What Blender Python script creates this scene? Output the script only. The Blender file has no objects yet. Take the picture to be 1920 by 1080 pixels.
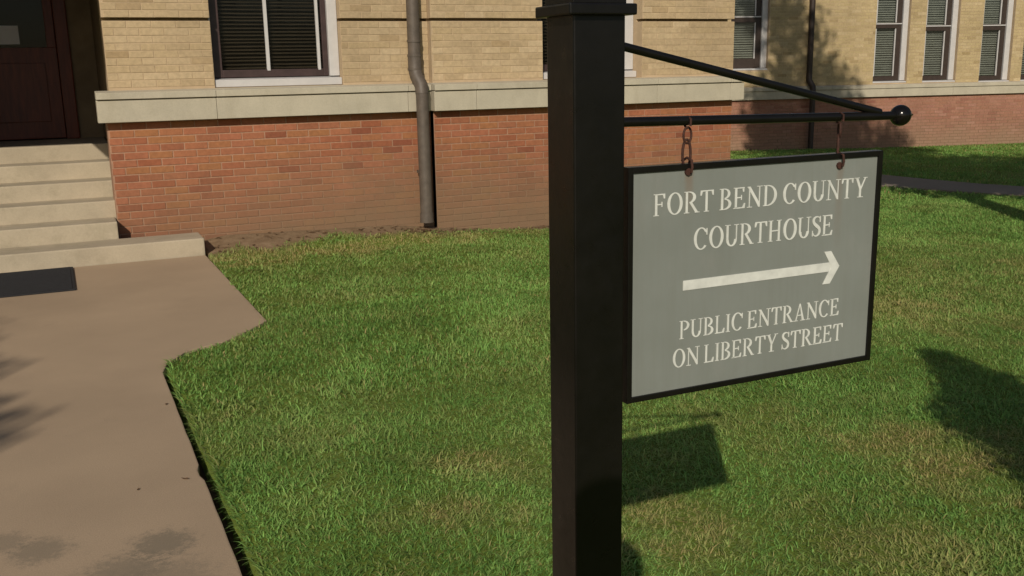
import bpy, bmesh, math, random
import numpy as np
from mathutils import Matrix, Vector

random.seed(7)
RNG = np.random.default_rng(11)
SC = bpy.context.scene
COL = SC.collection

# ------------------------------------------------------------------ camera
CAM_R = [[0.90701145, 0.10875049, -0.40682128],
         [-0.42069818, 0.19150398, -0.88675773],
         [-0.01852744, 0.97544839, 0.21944745]]
F_PX = 1838.458
EYE = (0.0, 0.0, 1.6)
cd = bpy.data.cameras.new('camera')
cd.sensor_width = 36.0
cd.lens = 36.0 * F_PX / 1920.0
cd.clip_start = 0.05
cd.clip_end = 800.0
cam = bpy.data.objects.new('camera', cd)
COL.objects.link(cam)
m4 = Matrix(CAM_R).to_4x4()
m4.translation = Vector(EYE)
cam.matrix_world = m4
SC.camera = cam

# ------------------------------------------------------------------ light
SUN_AZ = math.radians(30.7)      # the light travels this far to the right of the wall's normal
SUN_EL = math.radians(29.5)
world = bpy.data.worlds.new('World')
SC.world = world
world.use_nodes = True
wn = world.node_tree.nodes
wl = world.node_tree.links
sky = wn.new('ShaderNodeTexSky')
sky.sky_type = 'NISHITA'
sky.sun_disc = False
sky.sun_elevation = SUN_EL
sky.sun_rotation = math.radians(180.0) + SUN_AZ
wl.new(sky.outputs['Color'], wn['Background'].inputs['Color'])
wn['Background'].inputs['Strength'].default_value = 0.055

sl = bpy.data.lights.new('sun', 'SUN')
sl.energy = 3.2
sl.angle = math.radians(0.55)
sl.color = (1.0, 0.90, 0.76)
sun = bpy.data.objects.new('sun', sl)
COL.objects.link(sun)
LDIR = Vector((math.sin(SUN_AZ) * math.cos(SUN_EL), math.cos(SUN_AZ) * math.cos(SUN_EL), -math.sin(SUN_EL)))
sun.rotation_euler = LDIR.to_track_quat('-Z', 'Y').to_euler()
sun.location = (-8, -14, 12)

SC.view_settings.view_transform = 'Standard'
SC.view_settings.look = 'None'
SC.view_settings.exposure = 0.14
SC.view_settings.gamma = 1.0
SC.view_settings.use_curve_mapping = False
SC.cycles.max_bounces = 8
SC.cycles.transparent_max_bounces = 12


# ------------------------------------------------------------------ helpers
def project(p):
    d = [p[i] - EYE[i] for i in range(3)]
    q = [sum(CAM_R[r][c] * d[r] for r in range(3)) for c in range(3)]
    if q[2] > -0.05:
        return None
    return 960 - q[0] / q[2] * F_PX, 540 + q[1] / q[2] * F_PX, -q[2]


def noise2(x, y, seed=0, cell=1.0):
    """smooth value noise on numpy arrays, 0..1"""
    g = np.random.default_rng(1000 + seed).random((256, 256))
    x = np.asarray(x, float) / cell + 500.0
    y = np.asarray(y, float) / cell + 500.0
    xi = np.floor(x).astype(int)
    yi = np.floor(y).astype(int)
    fx = x - xi
    fy = y - yi
    fx = fx * fx * (3 - 2 * fx)
    fy = fy * fy * (3 - 2 * fy)
    a = g[xi % 256, yi % 256]
    b = g[(xi + 1) % 256, yi % 256]
    c = g[xi % 256, (yi + 1) % 256]
    d = g[(xi + 1) % 256, (yi + 1) % 256]
    return (a * (1 - fx) + b * fx) * (1 - fy) + (c * (1 - fx) + d * fx) * fy


def link(o, parent=None):
    COL.objects.link(o)
    if parent is not None:
        o.parent = parent
    return o


def tag(o, label=None, cat=None, group=None, kind=None):
    if label:
        o['label'] = label
    if cat:
        o['category'] = cat
    if group:
        o['group'] = group
    if kind:
        o['kind'] = kind
    return o


def thing(name, label, cat, loc=(0, 0, 0), rz=0.0, group=None):
    o = bpy.data.objects.new(name, None)
    o.empty_display_size = 0.2
    o.location = loc
    o.rotation_euler = (0, 0, rz)
    link(o)
    return tag(o, label, cat, group)


class MB:
    """collects shapes, links them as one mesh object"""

    def __init__(self):
        self.v = []
        self.f = []

    def box(self, x0, x1, y0, y1, z0, z1, skip=()):
        b = len(self.v)
        self.v += [(x0, y0, z0), (x1, y0, z0), (x1, y1, z0), (x0, y1, z0),
                   (x0, y0, z1), (x1, y0, z1), (x1, y1, z1), (x0, y1, z1)]
        fs = {'bottom': (3, 2, 1, 0), 'top': (4, 5, 6, 7), 'front': (0, 1, 5, 4),
              'right': (1, 2, 6, 5), 'back': (2, 3, 7, 6), 'left': (3, 0, 4, 7)}
        for k, q in fs.items():
            if k not in skip:
                self.f.append(tuple(b + i for i in q))
        return self

    def poly_prism(self, pts, a, b, axis='z'):
        """closed outline (counter-clockwise) extruded along an axis"""
        n = len(pts)
        s = len(self.v)
        for t in (a, b):
            for p in pts:
                if axis == 'z':
                    self.v.append((p[0], p[1], t))
                elif axis == 'y':
                    self.v.append((p[0], t, p[1]))
                else:
                    self.v.append((t, p[0], p[1]))
        self.f.append(tuple(s + i for i in reversed(range(n))))
        self.f.append(tuple(s + n + i for i in range(n)))
        for i in range(n):
            j = (i + 1) % n
            self.f.append((s + i, s + j, s + n + j, s + n + i))
        return self

    def tube(self, pts, radii, seg=12, cap=True, close=False):
        pts = [Vector(p) for p in pts]
        if not hasattr(radii, '__len__'):
            radii = [radii] * len(pts)
        n = len(pts)
        s = len(self.v)
        up = Vector((0, 0, 1))
        prev = None
        for i, p in enumerate(pts):
            if close:
                t = pts[(i + 1) % n] - pts[(i - 1) % n]
            else:
                t = pts[min(i + 1, n - 1)] - pts[max(i - 1, 0)]
            t.normalize()
            if prev is None:
                ref = up if abs(t.dot(up)) < 0.9 else Vector((1, 0, 0))
                a = t.cross(ref).normalized()
            else:
                a = (prev - t * prev.dot(t)).normalized()
            prev = a
            b = t.cross(a)
            for k in range(seg):
                w = 2 * math.pi * k / seg
                self.v.append(tuple(p + (a * math.cos(w) + b * math.sin(w)) * radii[i]))
        rings = n if close else n - 1
        for i in range(rings):
            j = (i + 1) % n
            for k in range(seg):
                l = (k + 1) % seg
                self.f.append((s + i * seg + k, s + i * seg + l, s + j * seg + l, s + j * seg + k))
        if cap and not close:
            self.f.append(tuple(s + k for k in reversed(range(seg))))
            self.f.append(tuple(s + (n - 1) * seg + k for k in range(seg)))
        return self

    def lathe(self, c, prof, seg=24, axis='z'):
        s = len(self.v)
        for r, h in prof:
            for k in range(seg):
                w = 2 * math.pi * k / seg
                if axis == 'z':
                    self.v.append((c[0] + r * math.cos(w), c[1] + r * math.sin(w), c[2] + h))
                else:
                    self.v.append((c[0] + h, c[1] + r * math.cos(w), c[2] + r * math.sin(w)))
        for i in range(len(prof) - 1):
            for k in range(seg):
                l = (k + 1) % seg
                self.f.append((s + i * seg + k, s + i * seg + l, s + (i + 1) * seg + l, s + (i + 1) * seg + k))
        return self

    def build(self, name, mat, parent=None, bevel=0.0, smooth=False, seg=2):
        me = bpy.data.meshes.new(name)
        me.from_pydata(self.v, [], self.f)
        me.materials.append(mat)
        bm = bmesh.new()
        bm.from_mesh(me)
        bmesh.ops.recalc_face_normals(bm, faces=bm.faces)
        if bevel > 0:
            es = [e for e in bm.edges if e.is_manifold and e.calc_face_angle(0) > 0.6]
            bmesh.ops.bevel(bm, geom=es, offset=bevel, segments=seg, affect='EDGES', profile=0.6, clamp_overlap=True)
        bm.to_mesh(me)
        bm.free()
        if smooth:
            for p in me.polygons:
                p.use_smooth = True
            me.set_sharp_from_angle(angle=math.radians(40))
        o = bpy.data.objects.new(name, me)
        return link(o, parent)


# ------------------------------------------------------------------ materials
def new_mat(name):
    m = bpy.data.materials.new(name)
    m.use_nodes = True
    nt = m.node_tree
    return m, nt, nt.nodes['Principled BSDF']


def N(nt, t, **kw):
    n = nt.nodes.new(t)
    for k, v in kw.items():
        if k.startswith('i_'):
            n.inputs[k[2:].replace('_', ' ')].default_value = v
        else:
            setattr(n, k, v)
    return n


def ramp(nt, src, stops):
    r = nt.nodes.new('ShaderNodeValToRGB')
    el = r.color_ramp.elements
    while len(el) < len(stops):
        el.new(0.5)
    for e, (p, c) in zip(el, stops):
        e.position = p
        e.color = (*c, 1) if len(c) == 3 else c
    nt.links.new(src, r.inputs['Fac'])
    return r


def g3(v):
    return (v, v, v)


def mixc(nt, fac, a, b, mode='MIX'):
    m = nt.nodes.new('ShaderNodeMix')
    m.data_type = 'RGBA'
    m.blend_type = mode
    for s, v in ((m.inputs[0], fac), (m.inputs[6], a), (m.inputs[7], b)):
        if hasattr(v, 'links'):
            nt.links.new(v, s)
        else:
            s.default_value = (*v, 1) if hasattr(v, '__len__') else v
    return m.outputs[2]


def pos_noise(nt, scale, detail=4, rough=0.6, stretch=None, dist=0.0):
    geo = nt.nodes.new('ShaderNodeNewGeometry')
    out = geo.outputs['Position']
    if stretch:
        mp = nt.nodes.new('ShaderNodeMapping')
        mp.inputs['Scale'].default_value = stretch
        nt.links.new(out, mp.inputs['Vector'])
        out = mp.outputs['Vector']
    n = nt.nodes.new('ShaderNodeTexNoise')
    n.inputs['Scale'].default_value = scale
    n.inputs['Detail'].default_value = detail
    n.inputs['Roughness'].default_value = rough
    n.inputs['Distortion'].default_value = dist
    nt.links.new(out, n.inputs['Vector'])
    return n.outputs['Fac']


def bump(nt, bsdf, h, strength=0.3, dist=0.01):
    b = nt.nodes.new('ShaderNodeBump')
    b.inputs['Strength'].default_value = strength
    b.inputs['Distance'].default_value = dist
    nt.links.new(h, b.inputs['Height'])
    nt.links.new(b.outputs['Normal'], bsdf.inputs['Normal'])


def simple(name, c, rough=0.7, var=0.15, scale=8.0, bstr=0.2, bscale=60.0, bdist=0.004, spec=0.4, metal=0.0, stretch=None):
    m, nt, b = new_mat(name)
    n = pos_noise(nt, scale, 5, 0.6, stretch)
    r = ramp(nt, n, [(0.3, tuple(x * (1 - var) for x in c)), (0.7, tuple(min(1, x * (1 + var)) for x in c))])
    nt.links.new(r.outputs['Color'], b.inputs['Base Color'])
    b.inputs['Roughness'].default_value = rough
    b.inputs['Specular IOR Level'].default_value = spec
    b.inputs['Metallic'].default_value = metal
    if bstr > 0:
        bump(nt, b, pos_noise(nt, bscale, 3, 0.6), bstr, bdist)
    return m


def brick_mat(name, stops, stain=None, drop=0.0):
    """every brick its own colour; dirt splashed along the foot of the wall"""
    m, nt, b = new_mat(name)
    oi = nt.nodes.new('ShaderNodeObjectInfo')
    geo = nt.nodes.new('ShaderNodeNewGeometry')
    ad = N(nt, 'ShaderNodeMath', operation='ADD')
    nt.links.new(oi.outputs['Random'], ad.inputs[0])
    nt.links.new(geo.outputs['Random Per Island'], ad.inputs[1])
    fr = N(nt, 'ShaderNodeMath', operation='FRACT')
    nt.links.new(ad.outputs[0], fr.inputs[0])
    r = ramp(nt, fr.outputs[0], stops)
    n1 = pos_noise(nt, 26, 5, 0.65)
    v = ramp(nt, n1, [(0.25, g3(0.80)), (0.75, g3(1.14))])
    c = mixc(nt, 1.0, r.outputs['Color'], v.outputs['Color'], 'MULTIPLY')
    n2 = pos_noise(nt, 1.3, 4, 0.6)
    v2 = ramp(nt, n2, [(0.3, g3(0.88)), (0.7, g3(1.1))])
    c = mixc(nt, 1.0, c, v2.outputs['Color'], 'MULTIPLY')
    if stain:
        sep = nt.nodes.new('ShaderNodeSeparateXYZ')
        nt.links.new(geo.outputs['Position'], sep.inputs[0])
        # splash height wanders with noise
        n3 = pos_noise(nt, 1.6, 5, 0.65)
        ma = N(nt, 'ShaderNodeMath', operation='MULTIPLY_ADD')
        nt.links.new(n3, ma.inputs[0])
        ma.inputs[1].default_value = -0.75
        nt.links.new(sep.outputs['Z'], ma.inputs[2])
        mr = N(nt, 'ShaderNodeMapRange')
        mr.inputs['From Min'].default_value = -0.30 - drop
        mr.inputs['From Max'].default_value = 0.46 - drop
        mr.inputs['To Min'].default_value = 1.0
        mr.inputs['To Max'].default_value = 0.0
        nt.links.new(ma.outputs[0], mr.inputs['Value'])
        mx_ = N(nt, 'ShaderNodeMapRange')          # sheltered next to the steps: less splash there
        mx_.inputs['From Min'].default_value = 0.6
        mx_.inputs['From Max'].default_value = 2.0
        mx_.inputs['To Min'].default_value = 0.35
        mx_.inputs['To Max'].default_value = 0.9
        nt.links.new(sep.outputs['X'], mx_.inputs['Value'])
        mm = N(nt, 'ShaderNodeMath', operation='MULTIPLY')
        nt.links.new(mr.outputs['Result'], mm.inputs[0])
        nt.links.new(mx_.outputs['Result'], mm.inputs[1])
        c = mixc(nt, mm.outputs[0], c, stain)
    nt.links.new(c, b.inputs['Base Color'])
    b.inputs['Roughness'].default_value = 0.9
    b.inputs['Specular IOR Level'].default_value = 0.25
    bump(nt, b, pos_noise(nt, 120, 4, 0.7), 0.35, 0.004)
    return m


M = {}
DIRT = (0.190, 0.128, 0.076)
M['red'] = brick_mat('red_brick_clay', [(0.0, (0.277, 0.096, 0.048)), (0.2, (0.323, 0.123, 0.065)), (0.42, (0.308, 0.135, 0.058)),
                                   (0.62, (0.339, 0.127, 0.069)), (0.85, (0.293, 0.119, 0.062)), (1.0, (0.223, 0.073, 0.040))], DIRT)
M['tan'] = brick_mat('tan_brick_clay', [(0.0, (0.385, 0.289, 0.173)), (0.3, (0.447, 0.339, 0.208)), (0.6, (0.416, 0.312, 0.181)),
                                   (0.85, (0.470, 0.362, 0.227)), (1.0, (0.339, 0.243, 0.135))])
M['wing_tan'] = brick_mat('yellow_brick_clay', [(0.0, (0.385, 0.296, 0.158)), (0.3, (0.447, 0.347, 0.193)), (0.6, (0.416, 0.323, 0.169)),
                                   (0.9, (0.470, 0.370, 0.216)), (1.0, (0.323, 0.239, 0.119))])
M['wing_red'] = brick_mat('pale_red_brick_clay', [(0.0, (0.285, 0.131, 0.089)), (0.3, (0.339, 0.166, 0.115)), (0.6, (0.316, 0.154, 0.100)),
                                   (0.9, (0.362, 0.185, 0.135)), (1.0, (0.246, 0.100, 0.069))], (0.262, 0.177, 0.115), 0.50)
M['red_mortar'] = brick_mat('pinkish_mortar', [(0.0, (0.360, 0.208, 0.135)), (1.0, (0.360, 0.208, 0.135))], DIRT)
M['tan_mortar'] = simple('buff_mortar', (0.439, 0.331, 0.212), 0.95, 0.12, 5, 0.4, 150, 0.003, 0.2)
M['trim_wood'] = simple('white_trim_paint', (0.50, 0.485, 0.475), 0.5, 0.06, 9, 0.08, 60)
M['dark_sash'] = simple('dark_brown_sash_paint', (0.050, 0.030, 0.028), 0.45, 0.2, 12, 0.1, 60)
M['slat'] = simple('dark_blind_slat', (0.085, 0.056, 0.034), 0.5, 0.2, 6, 0.0)
M['pale_slat'] = simple('grey_blind_slat', (0.52, 0.49, 0.44), 0.6, 0.12, 6, 0.0)
M['interior'] = simple('dim_room', (0.03, 0.025, 0.022), 0.9, 0.2, 3, 0.0)
M['recess'] = simple('brown_plaster', (0.20, 0.145, 0.085), 0.85, 0.18, 4, 0.2, 40)
M['door_wood'] = simple('dark_red_wood', (0.125, 0.024, 0.009), 0.45, 0.35, 5, 0.2, 30, 0.003, 0.4, 0, (6, 6, 0.7))
M['paper'] = simple('paper_white', (0.62, 0.60, 0.58), 0.8, 0.05, 4, 0.0)
M['rubber'] = simple('black_rubber', (0.022, 0.022, 0.024), 0.85, 0.2, 30, 0.6, 180, 0.003, 0.25)
M['brown_pipe'] = simple('brown_painted_metal', (0.098, 0.078, 0.062), 0.55, 0.2, 14, 0.15, 50)
M['dark_pipe'] = simple('dark_brown_painted_metal', (0.038, 0.025, 0.019), 0.55, 0.2, 14, 0.15, 50)
M['rust'] = simple('rusty_iron', (0.048, 0.018, 0.011), 0.8, 0.45, 160, 0.5, 300, 0.001)
M['dead_leaf'] = simple('dead_leaf', (0.10, 0.055, 0.025), 0.8, 0.3, 60, 0.0)
M['bark'] = simple('bark', (0.13, 0.095, 0.065), 0.95, 0.3, 8, 0.8, 30, 0.02)
M['skin'] = simple('skin', (0.45, 0.27, 0.19), 0.55, 0.08, 20, 0.0)
M['shirt'] = simple('blue_shirt', (0.10, 0.15, 0.28), 0.9, 0.1, 20, 0.1)
M['hair'] = simple('dark_hair', (0.03, 0.02, 0.015), 0.6, 0.2, 60, 0.2)


def black_paint(nm='black_gloss_paint', r0=0.26, r1=0.38):
    m, nt, b = new_mat(nm)
    n = pos_noise(nt, 14, 5, 0.6)
    r = ramp(nt, n, [(0.3, (0.0040, 0.0034, 0.0030)), (0.75, (0.0075, 0.0064, 0.0056))])
    nt.links.new(r.outputs['Color'], b.inputs['Base Color'])
    r2 = ramp(nt, pos_noise(nt, 40, 4, 0.6), [(0.3, g3(r0)), (0.7, g3(r1))])
    nt.links.new(r2.outputs['Color'], b.inputs['Roughness'])
    b.inputs['Specular IOR Level'].default_value = 0.30
    bump(nt, b, pos_noise(nt, 90, 3, 0.6), 0.08, 0.002)
    return m


M['black'] = black_paint()
M['black_ball'] = black_paint('black_enamel', 0.12, 0.20)


def stone_mat(name, c, grime=(0.30, 0.25, 0.17), amount=0.35, streak=True):
    """limestone: pale, with rain streaks and grey blotches"""
    m, nt, b = new_mat(name)
    n = pos_noise(nt, 3.0, 6, 0.6)
    r = ramp(nt, n, [(0.3, tuple(x * 0.88 for x in c)), (0.7, tuple(x * 1.07 for x in c))])
    s = pos_noise(nt, 2.2, 6, 0.7, (3.5, 3.5, 0.8) if streak else None)
    f = ramp(nt, s, [(0.50, g3(0.0)), (0.78, g3(amount))])
    c2 = mixc(nt, f.outputs['Color'], r.outputs['Color'], grime)
    sp = ramp(nt, pos_noise(nt, 70, 3, 0.7), [(0.3, g3(0.93)), (0.6, g3(1.03))])
    c2 = mixc(nt, 1.0, c2, sp.outputs['Color'], 'MULTIPLY')
    nt.links.new(c2, b.inputs['Base Color'])
    b.inputs['Roughness'].default_value = 0.85
    b.inputs['Specular IOR Level'].default_value = 0.3
    bump(nt, b, pos_noise(nt, 60, 5, 0.7), 0.3, 0.004)
    return m


M['cornice'] = stone_mat('cream_limestone', (0.443, 0.400, 0.308), (0.254, 0.216, 0.139), 0.30)
M['step'] = stone_mat('worn_step_stone', (0.403, 0.342, 0.248), (0.216, 0.187, 0.122), 0.75, False)


def glass_mat(nm='window_glass', ior=1.45):
    m, nt, b = new_mat(nm)
    out = nt.nodes['Material Output']
    tr = nt.nodes.new('ShaderNodeBsdfTransparent')
    tr.inputs['Color'].default_value = (0.72, 0.75, 0.74, 1)
    gl = nt.nodes.new('ShaderNodeBsdfGlossy')
    gl.inputs['Roughness'].default_value = 0.03
    fr = nt.nodes.new('ShaderNodeFresnel')
    fr.inputs['IOR'].default_value = ior
    mx = nt.nodes.new('ShaderNodeMixShader')
    nt.links.new(fr.outputs[0], mx.inputs[0])
    nt.links.new(tr.outputs[0], mx.inputs[1])
    nt.links.new(gl.outputs[0], mx.inputs[2])
    nt.links.new(mx.outputs[0], out.inputs['Surface'])
    nt.nodes.remove(b)
    return m


M['glass'] = glass_mat()
M['dull_glass'] = glass_mat('weak_reflection_glass', 1.22)  # same clear glass, index lowered so it mirrors less sky


def concrete(name, c, stain_c, patches):
    m, nt, b = new_mat(name)
    n = pos_noise(nt, 1.1, 5, 0.55)
    r = ramp(nt, n, [(0.3, tuple(x * 0.90 for x in c)), (0.7, tuple(x * 1.08 for x in c))])
    sp = ramp(nt, pos_noise(nt, 190, 4, 0.8), [(0.25, g3(0.74)), (0.7, g3(1.12))])
    col = mixc(nt, 1.0, r.outputs['Color'], sp.outputs['Color'], 'MULTIPLY')
    # grey weathered blotches of their own ragged outline
    geo = nt.nodes.new('ShaderNodeNewGeometry')
    rag = pos_noise(nt, 30, 9, 0.85)
    for (px, py, rad, amt) in patches:
        vd = N(nt, 'ShaderNodeVectorMath', operation='DISTANCE')
        nt.links.new(geo.outputs['Position'], vd.inputs[0])
        vd.inputs[1].default_value = (px, py, 0)
        ma = N(nt, 'ShaderNodeMath', operation='MULTIPLY_ADD')
        nt.links.new(rag, ma.inputs[0])
        ma.inputs[1].default_value = -rad * 3.0
        nt.links.new(vd.outputs['Value'], ma.inputs[2])
        mr = N(nt, 'ShaderNodeMapRange')
        mr.inputs['From Min'].default_value = -rad * 1.0
        mr.inputs['From Max'].default_value = -rad * 0.5
        mr.inputs['To Min'].default_value = amt
        mr.inputs['To Max'].default_value = 0.0
        nt.links.new(ma.outputs[0], mr.inputs['Value'])
        col = mixc(nt, mr.outputs['Result'], col, stain_c)
    sc = ramp(nt, pos_noise(nt, 4.5, 8, 0.75), [(0.58, g3(0.0)), (0.75, g3(0.22))])
    col = mixc(nt, sc.outputs['Color'], col, stain_c)
    nt.links.new(col, b.inputs['Base Color'])
    b.inputs['Roughness'].default_value = 0.92
    b.inputs['Specular IOR Level'].default_value = 0.25
    bump(nt, b, pos_noise(nt, 140, 5, 0.75), 0.35, 0.004)
    return m


M['path'] = concrete('tan_concrete', (0.395, 0.292, 0.194), (0.185, 0.152, 0.108),
                     [(0.19, 3.38, 0.13, 0.75), (0.05, 3.22, 0.16, 0.6), (-0.2, 3.52, 0.12, 0.6), (-0.32, 3.64, 0.10, 0.5), (0.16, 3.1, 0.2, 0.45)])
M['walk'] = concrete('grey_concrete', (0.255, 0.212, 0.162), (0.153, 0.128, 0.093), [])


def soil_mat():
    m, nt, b = new_mat('lawn_soil')
    at = nt.nodes.new('ShaderNodeAttribute')
    at.attribute_name = 'bare'
    n = pos_noise(nt, 22, 6, 0.7)
    thatch = ramp(nt, n, [(0.3, (0.090, 0.130, 0.018)), (0.55, (0.150, 0.200, 0.036)), (0.8, (0.24, 0.23, 0.075))])
    d = ramp(nt, pos_noise(nt, 9, 7, 0.7), [(0.25, (0.165, 0.108, 0.062)), (0.55, (0.250, 0.175, 0.105)), (0.8, (0.34, 0.25, 0.16))])
    c = mixc(nt, at.outputs['Fac'], thatch.outputs['Color'], d.outputs['Color'])
    nt.links.new(c, b.inputs['Base Color'])
    b.inputs['Roughness'].default_value = 1.0
    b.inputs['Specular IOR Level'].default_value = 0.1
    bump(nt, b, pos_noise(nt, 45, 6, 0.75), 0.7, 0.015)
    return m


M['soil'] = soil_mat()
M['subsoil'] = simple('dark_soil', (0.10, 0.065, 0.038), 1.0, 0.3, 20, 0.6, 60, 0.01, 0.1)


def leafy(name, lo, hi, dry=None, trans=0.25):
    m, nt, b = new_mat(name)
    out = nt.nodes['Material Output']
    at = nt.nodes.new('ShaderNodeAttribute')
    at.attribute_name = 'tint'
    r = ramp(nt, at.outputs['Fac'], [(0.0, lo), (0.75, hi), (1.0, tuple(min(1, x * 1.35) for x in hi))])
    c = r.outputs['Color']
    if dry:
        ad = nt.nodes.new('ShaderNodeAttribute')
        ad.attribute_name = 'dry'
        c = mixc(nt, ad.outputs['Fac'], c, dry)
    nt.links.new(c, b.inputs['Base Color'])
    b.inputs['Roughness'].default_value = 0.6
    b.inputs['Specular IOR Level'].default_value = 0.25
    t = nt.nodes.new('ShaderNodeBsdfTranslucent')
    nt.links.new(c, t.inputs['Color'])
    mx = nt.nodes.new('ShaderNodeMixShader')
    mx.inputs[0].default_value = trans
    nt.links.new(b.outputs[0], mx.inputs[1])
    nt.links.new(t.outputs[0], mx.inputs[2])
    nt.links.new(mx.outputs[0], out.inputs['Surface'])
    return m


M['grass'] = leafy('grass_blade', (0.118, 0.245, 0.046), (0.250, 0.452, 0.108), (0.50, 0.375, 0.165), 0.42)
M['leaf'] = leafy('tree_leaf', (0.035, 0.065, 0.015), (0.075, 0.12, 0.03))


def sign_mat():
    """grey enamel with two rusty runs under the bolt holes and faint dirt along the foot"""
    m, nt, b = new_mat('grey_sign_enamel')
    geo = nt.nodes.new('ShaderNodeNewGeometry')
    sep = nt.nodes.new('ShaderNodeSeparateXYZ')
    nt.links.new(geo.outputs['Position'], sep.inputs[0])
    n = pos_noise(nt, 7, 4, 0.6)
    r = ramp(nt, n, [(0.3, (0.180, 0.196, 0.176)), (0.7, (0.205, 0.222, 0.203))])
    col = r.outputs['Color']
    wob = pos_noise(nt, 30, 4, 0.6)
    for cx, zt, ln, amt in ((0.902, 1.436, 0.075, 0.6), (1.213, 1.428, 0.16, 0.34)):
        s1 = N(nt, 'ShaderNodeMath', operation='MULTIPLY_ADD')
        nt.links.new(wob, s1.inputs[0])
        s1.inputs[1].default_value = 0.010
        nt.links.new(sep.outputs['X'], s1.inputs[2])
        s2 = N(nt, 'ShaderNodeMath', operation='SUBTRACT')
        nt.links.new(s1.outputs[0], s2.inputs[0])
        s2.inputs[1].default_value = cx + 0.005
        s3 = N(nt, 'ShaderNodeMath', operation='ABSOLUTE')
        nt.links.new(s2.outputs[0], s3.inputs[0])
        a = N(nt, 'ShaderNodeMapRange', interpolation_type='SMOOTHSTEP')
        a.inputs['From Min'].default_value = 0.002
        a.inputs['From Max'].default_value = 0.012
        a.inputs['To Min'].default_value = 1
        a.inputs['To Max'].default_value = 0
        nt.links.new(s3.outputs[0], a.inputs['Value'])
        z = N(nt, 'ShaderNodeMapRange')
        z.inputs['From Min'].default_value = zt - ln
        z.inputs['From Max'].default_value = zt
        z.inputs['To Min'].default_value = 0
        z.inputs['To Max'].default_value = amt
        nt.links.new(sep.outputs['Z'], z.inputs['Value'])
        top = N(nt, 'ShaderNodeMath', operation='LESS_THAN')
        nt.links.new(sep.outputs['Z'], top.inputs[0])
        top.inputs[1].default_value = zt + 0.006
        mu = N(nt, 'ShaderNodeMath', operation='MULTIPLY')
        nt.links.new(a.outputs['Result'], mu.inputs[0])
        nt.links.new(z.outputs['Result'], mu.inputs[1])
        mu2 = N(nt, 'ShaderNodeMath', operation='MULTIPLY')
        nt.links.new(mu.outputs[0], mu2.inputs[0])
        nt.links.new(top.outputs[0], mu2.inputs[1])
        col = mixc(nt, mu2.outputs[0], col, (0.19, 0.12, 0.075))
    sm = ramp(nt, pos_noise(nt, 16, 5, 0.7, (1, 1, 0.5)), [(0.55, g3(0)), (0.8, g3(0.25))])
    col = mixc(nt, sm.outputs['Color'], col, (0.27, 0.26, 0.24))
    st = ramp(nt, pos_noise(nt, 9, 5, 0.7, (9, 1, 0.6)), [(0.45, g3(0)), (0.75, g3(0.28))])
    col = mixc(nt, st.outputs['Color'], col, (0.16, 0.165, 0.14))
    nt.links.new(col, b.inputs['Base Color'])
    b.inputs['Roughness'].default_value = 0.5
    b.inputs['Specular IOR Level'].default_value = 0.3
    return m


M['sign'] = sign_mat()
M['letter'] = simple('cream_lettering', (0.585, 0.600, 0.555), 0.6, 0.10, 60, 0.0)

# ------------------------------------------------------------------ ground
def gz(x, y):
    x = np.asarray(x, float)
    y = np.asarray(y, float)
    z = np.interp(x, [-60, 1.0, 4.9, 10.0, 17.0, 60.0], [0, 0, -0.10, -0.22, -0.34, -0.5])
    bank = np.clip((y - 8.9) / 0.7, 0, 1) * np.clip((x - 0.9) / 0.5, 0, 1) * np.clip((4.2 - x) / 1.2, 0, 1)
    return z + 0.095 * bank


def edge_x(y):
    """right-hand edge of the path"""
    return np.interp(y, [-60, 5.56, 5.66, 5.86, 5.98, 6.38, 9.08, 9.10], [0.402, 0.402, 0.44, 0.56, 0.80, 1.142, 1.124, 1.13])


def gap(y):
    n = noise2(y, y * 0.0 + 3.3, 5, 0.22)
    n2 = noise2(y, y * 0.0 + 8.1, 6, 0.07)
    near = np.clip((6.0 - y) / 3.4, 0.0, 1.0)
    g = 0.012 + near * (0.019 + 0.020 * n + 0.022 * n2)
    return np.where(y > 5.95, 0.006 + 0.01 * n2, g)


def grass_limit(x):
    """how far towards the wall the turf grows"""
    return np.interp(x, [1.1, 1.3, 1.6, 2.1, 2.9, 3.4, 4.0, 4.8, 5.5], [8.95, 9.00, 9.10, 9.24, 9.34, 9.32, 9.36, 9.45, 9.50])


def bare(x, y):
    x = np.asarray(x, float)
    y = np.asarray(y, float)
    wob = (noise2(x, y, 21, 0.35) - 0.5) * 0.36 + (noise2(x, y, 22, 0.09) - 0.5) * 0.14
    b = np.clip((y + wob - grass_limit(x)) / 0.26 + 0.5, 0, 1)
    return np.where((x < 7.3) & (x > 1.0), b, 0.0)


def sheet(name, xs_rows, ys, zf, mat, attr=None):
    nr, nc = xs_rows.shape
    yy = np.repeat(ys[:, None], nc, 1)
    zz = zf(xs_rows, yy)
    v = np.stack([xs_rows, yy, zz], -1).reshape(-1, 3)
    idx = np.arange(nr * nc).reshape(nr, nc)
    f = np.stack([idx[:-1, :-1], idx[:-1, 1:], idx[1:, 1:], idx[1:, :-1]], -1).reshape(-1, 4)
    me = bpy.data.meshes.new(name)
    me.from_pydata(v.tolist(), [], f.tolist())
    me.materials.append(mat)
    if attr is not None:
        a = me.attributes.new(attr[0], 'FLOAT', 'POINT')
        a.data.foreach_set('value', attr[1](v[:, 0], v[:, 1]).astype(np.float32))
    for p in me.polygons:
        p.use_smooth = True
    o = bpy.data.objects.new(name, me)
    return link(o)


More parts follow.
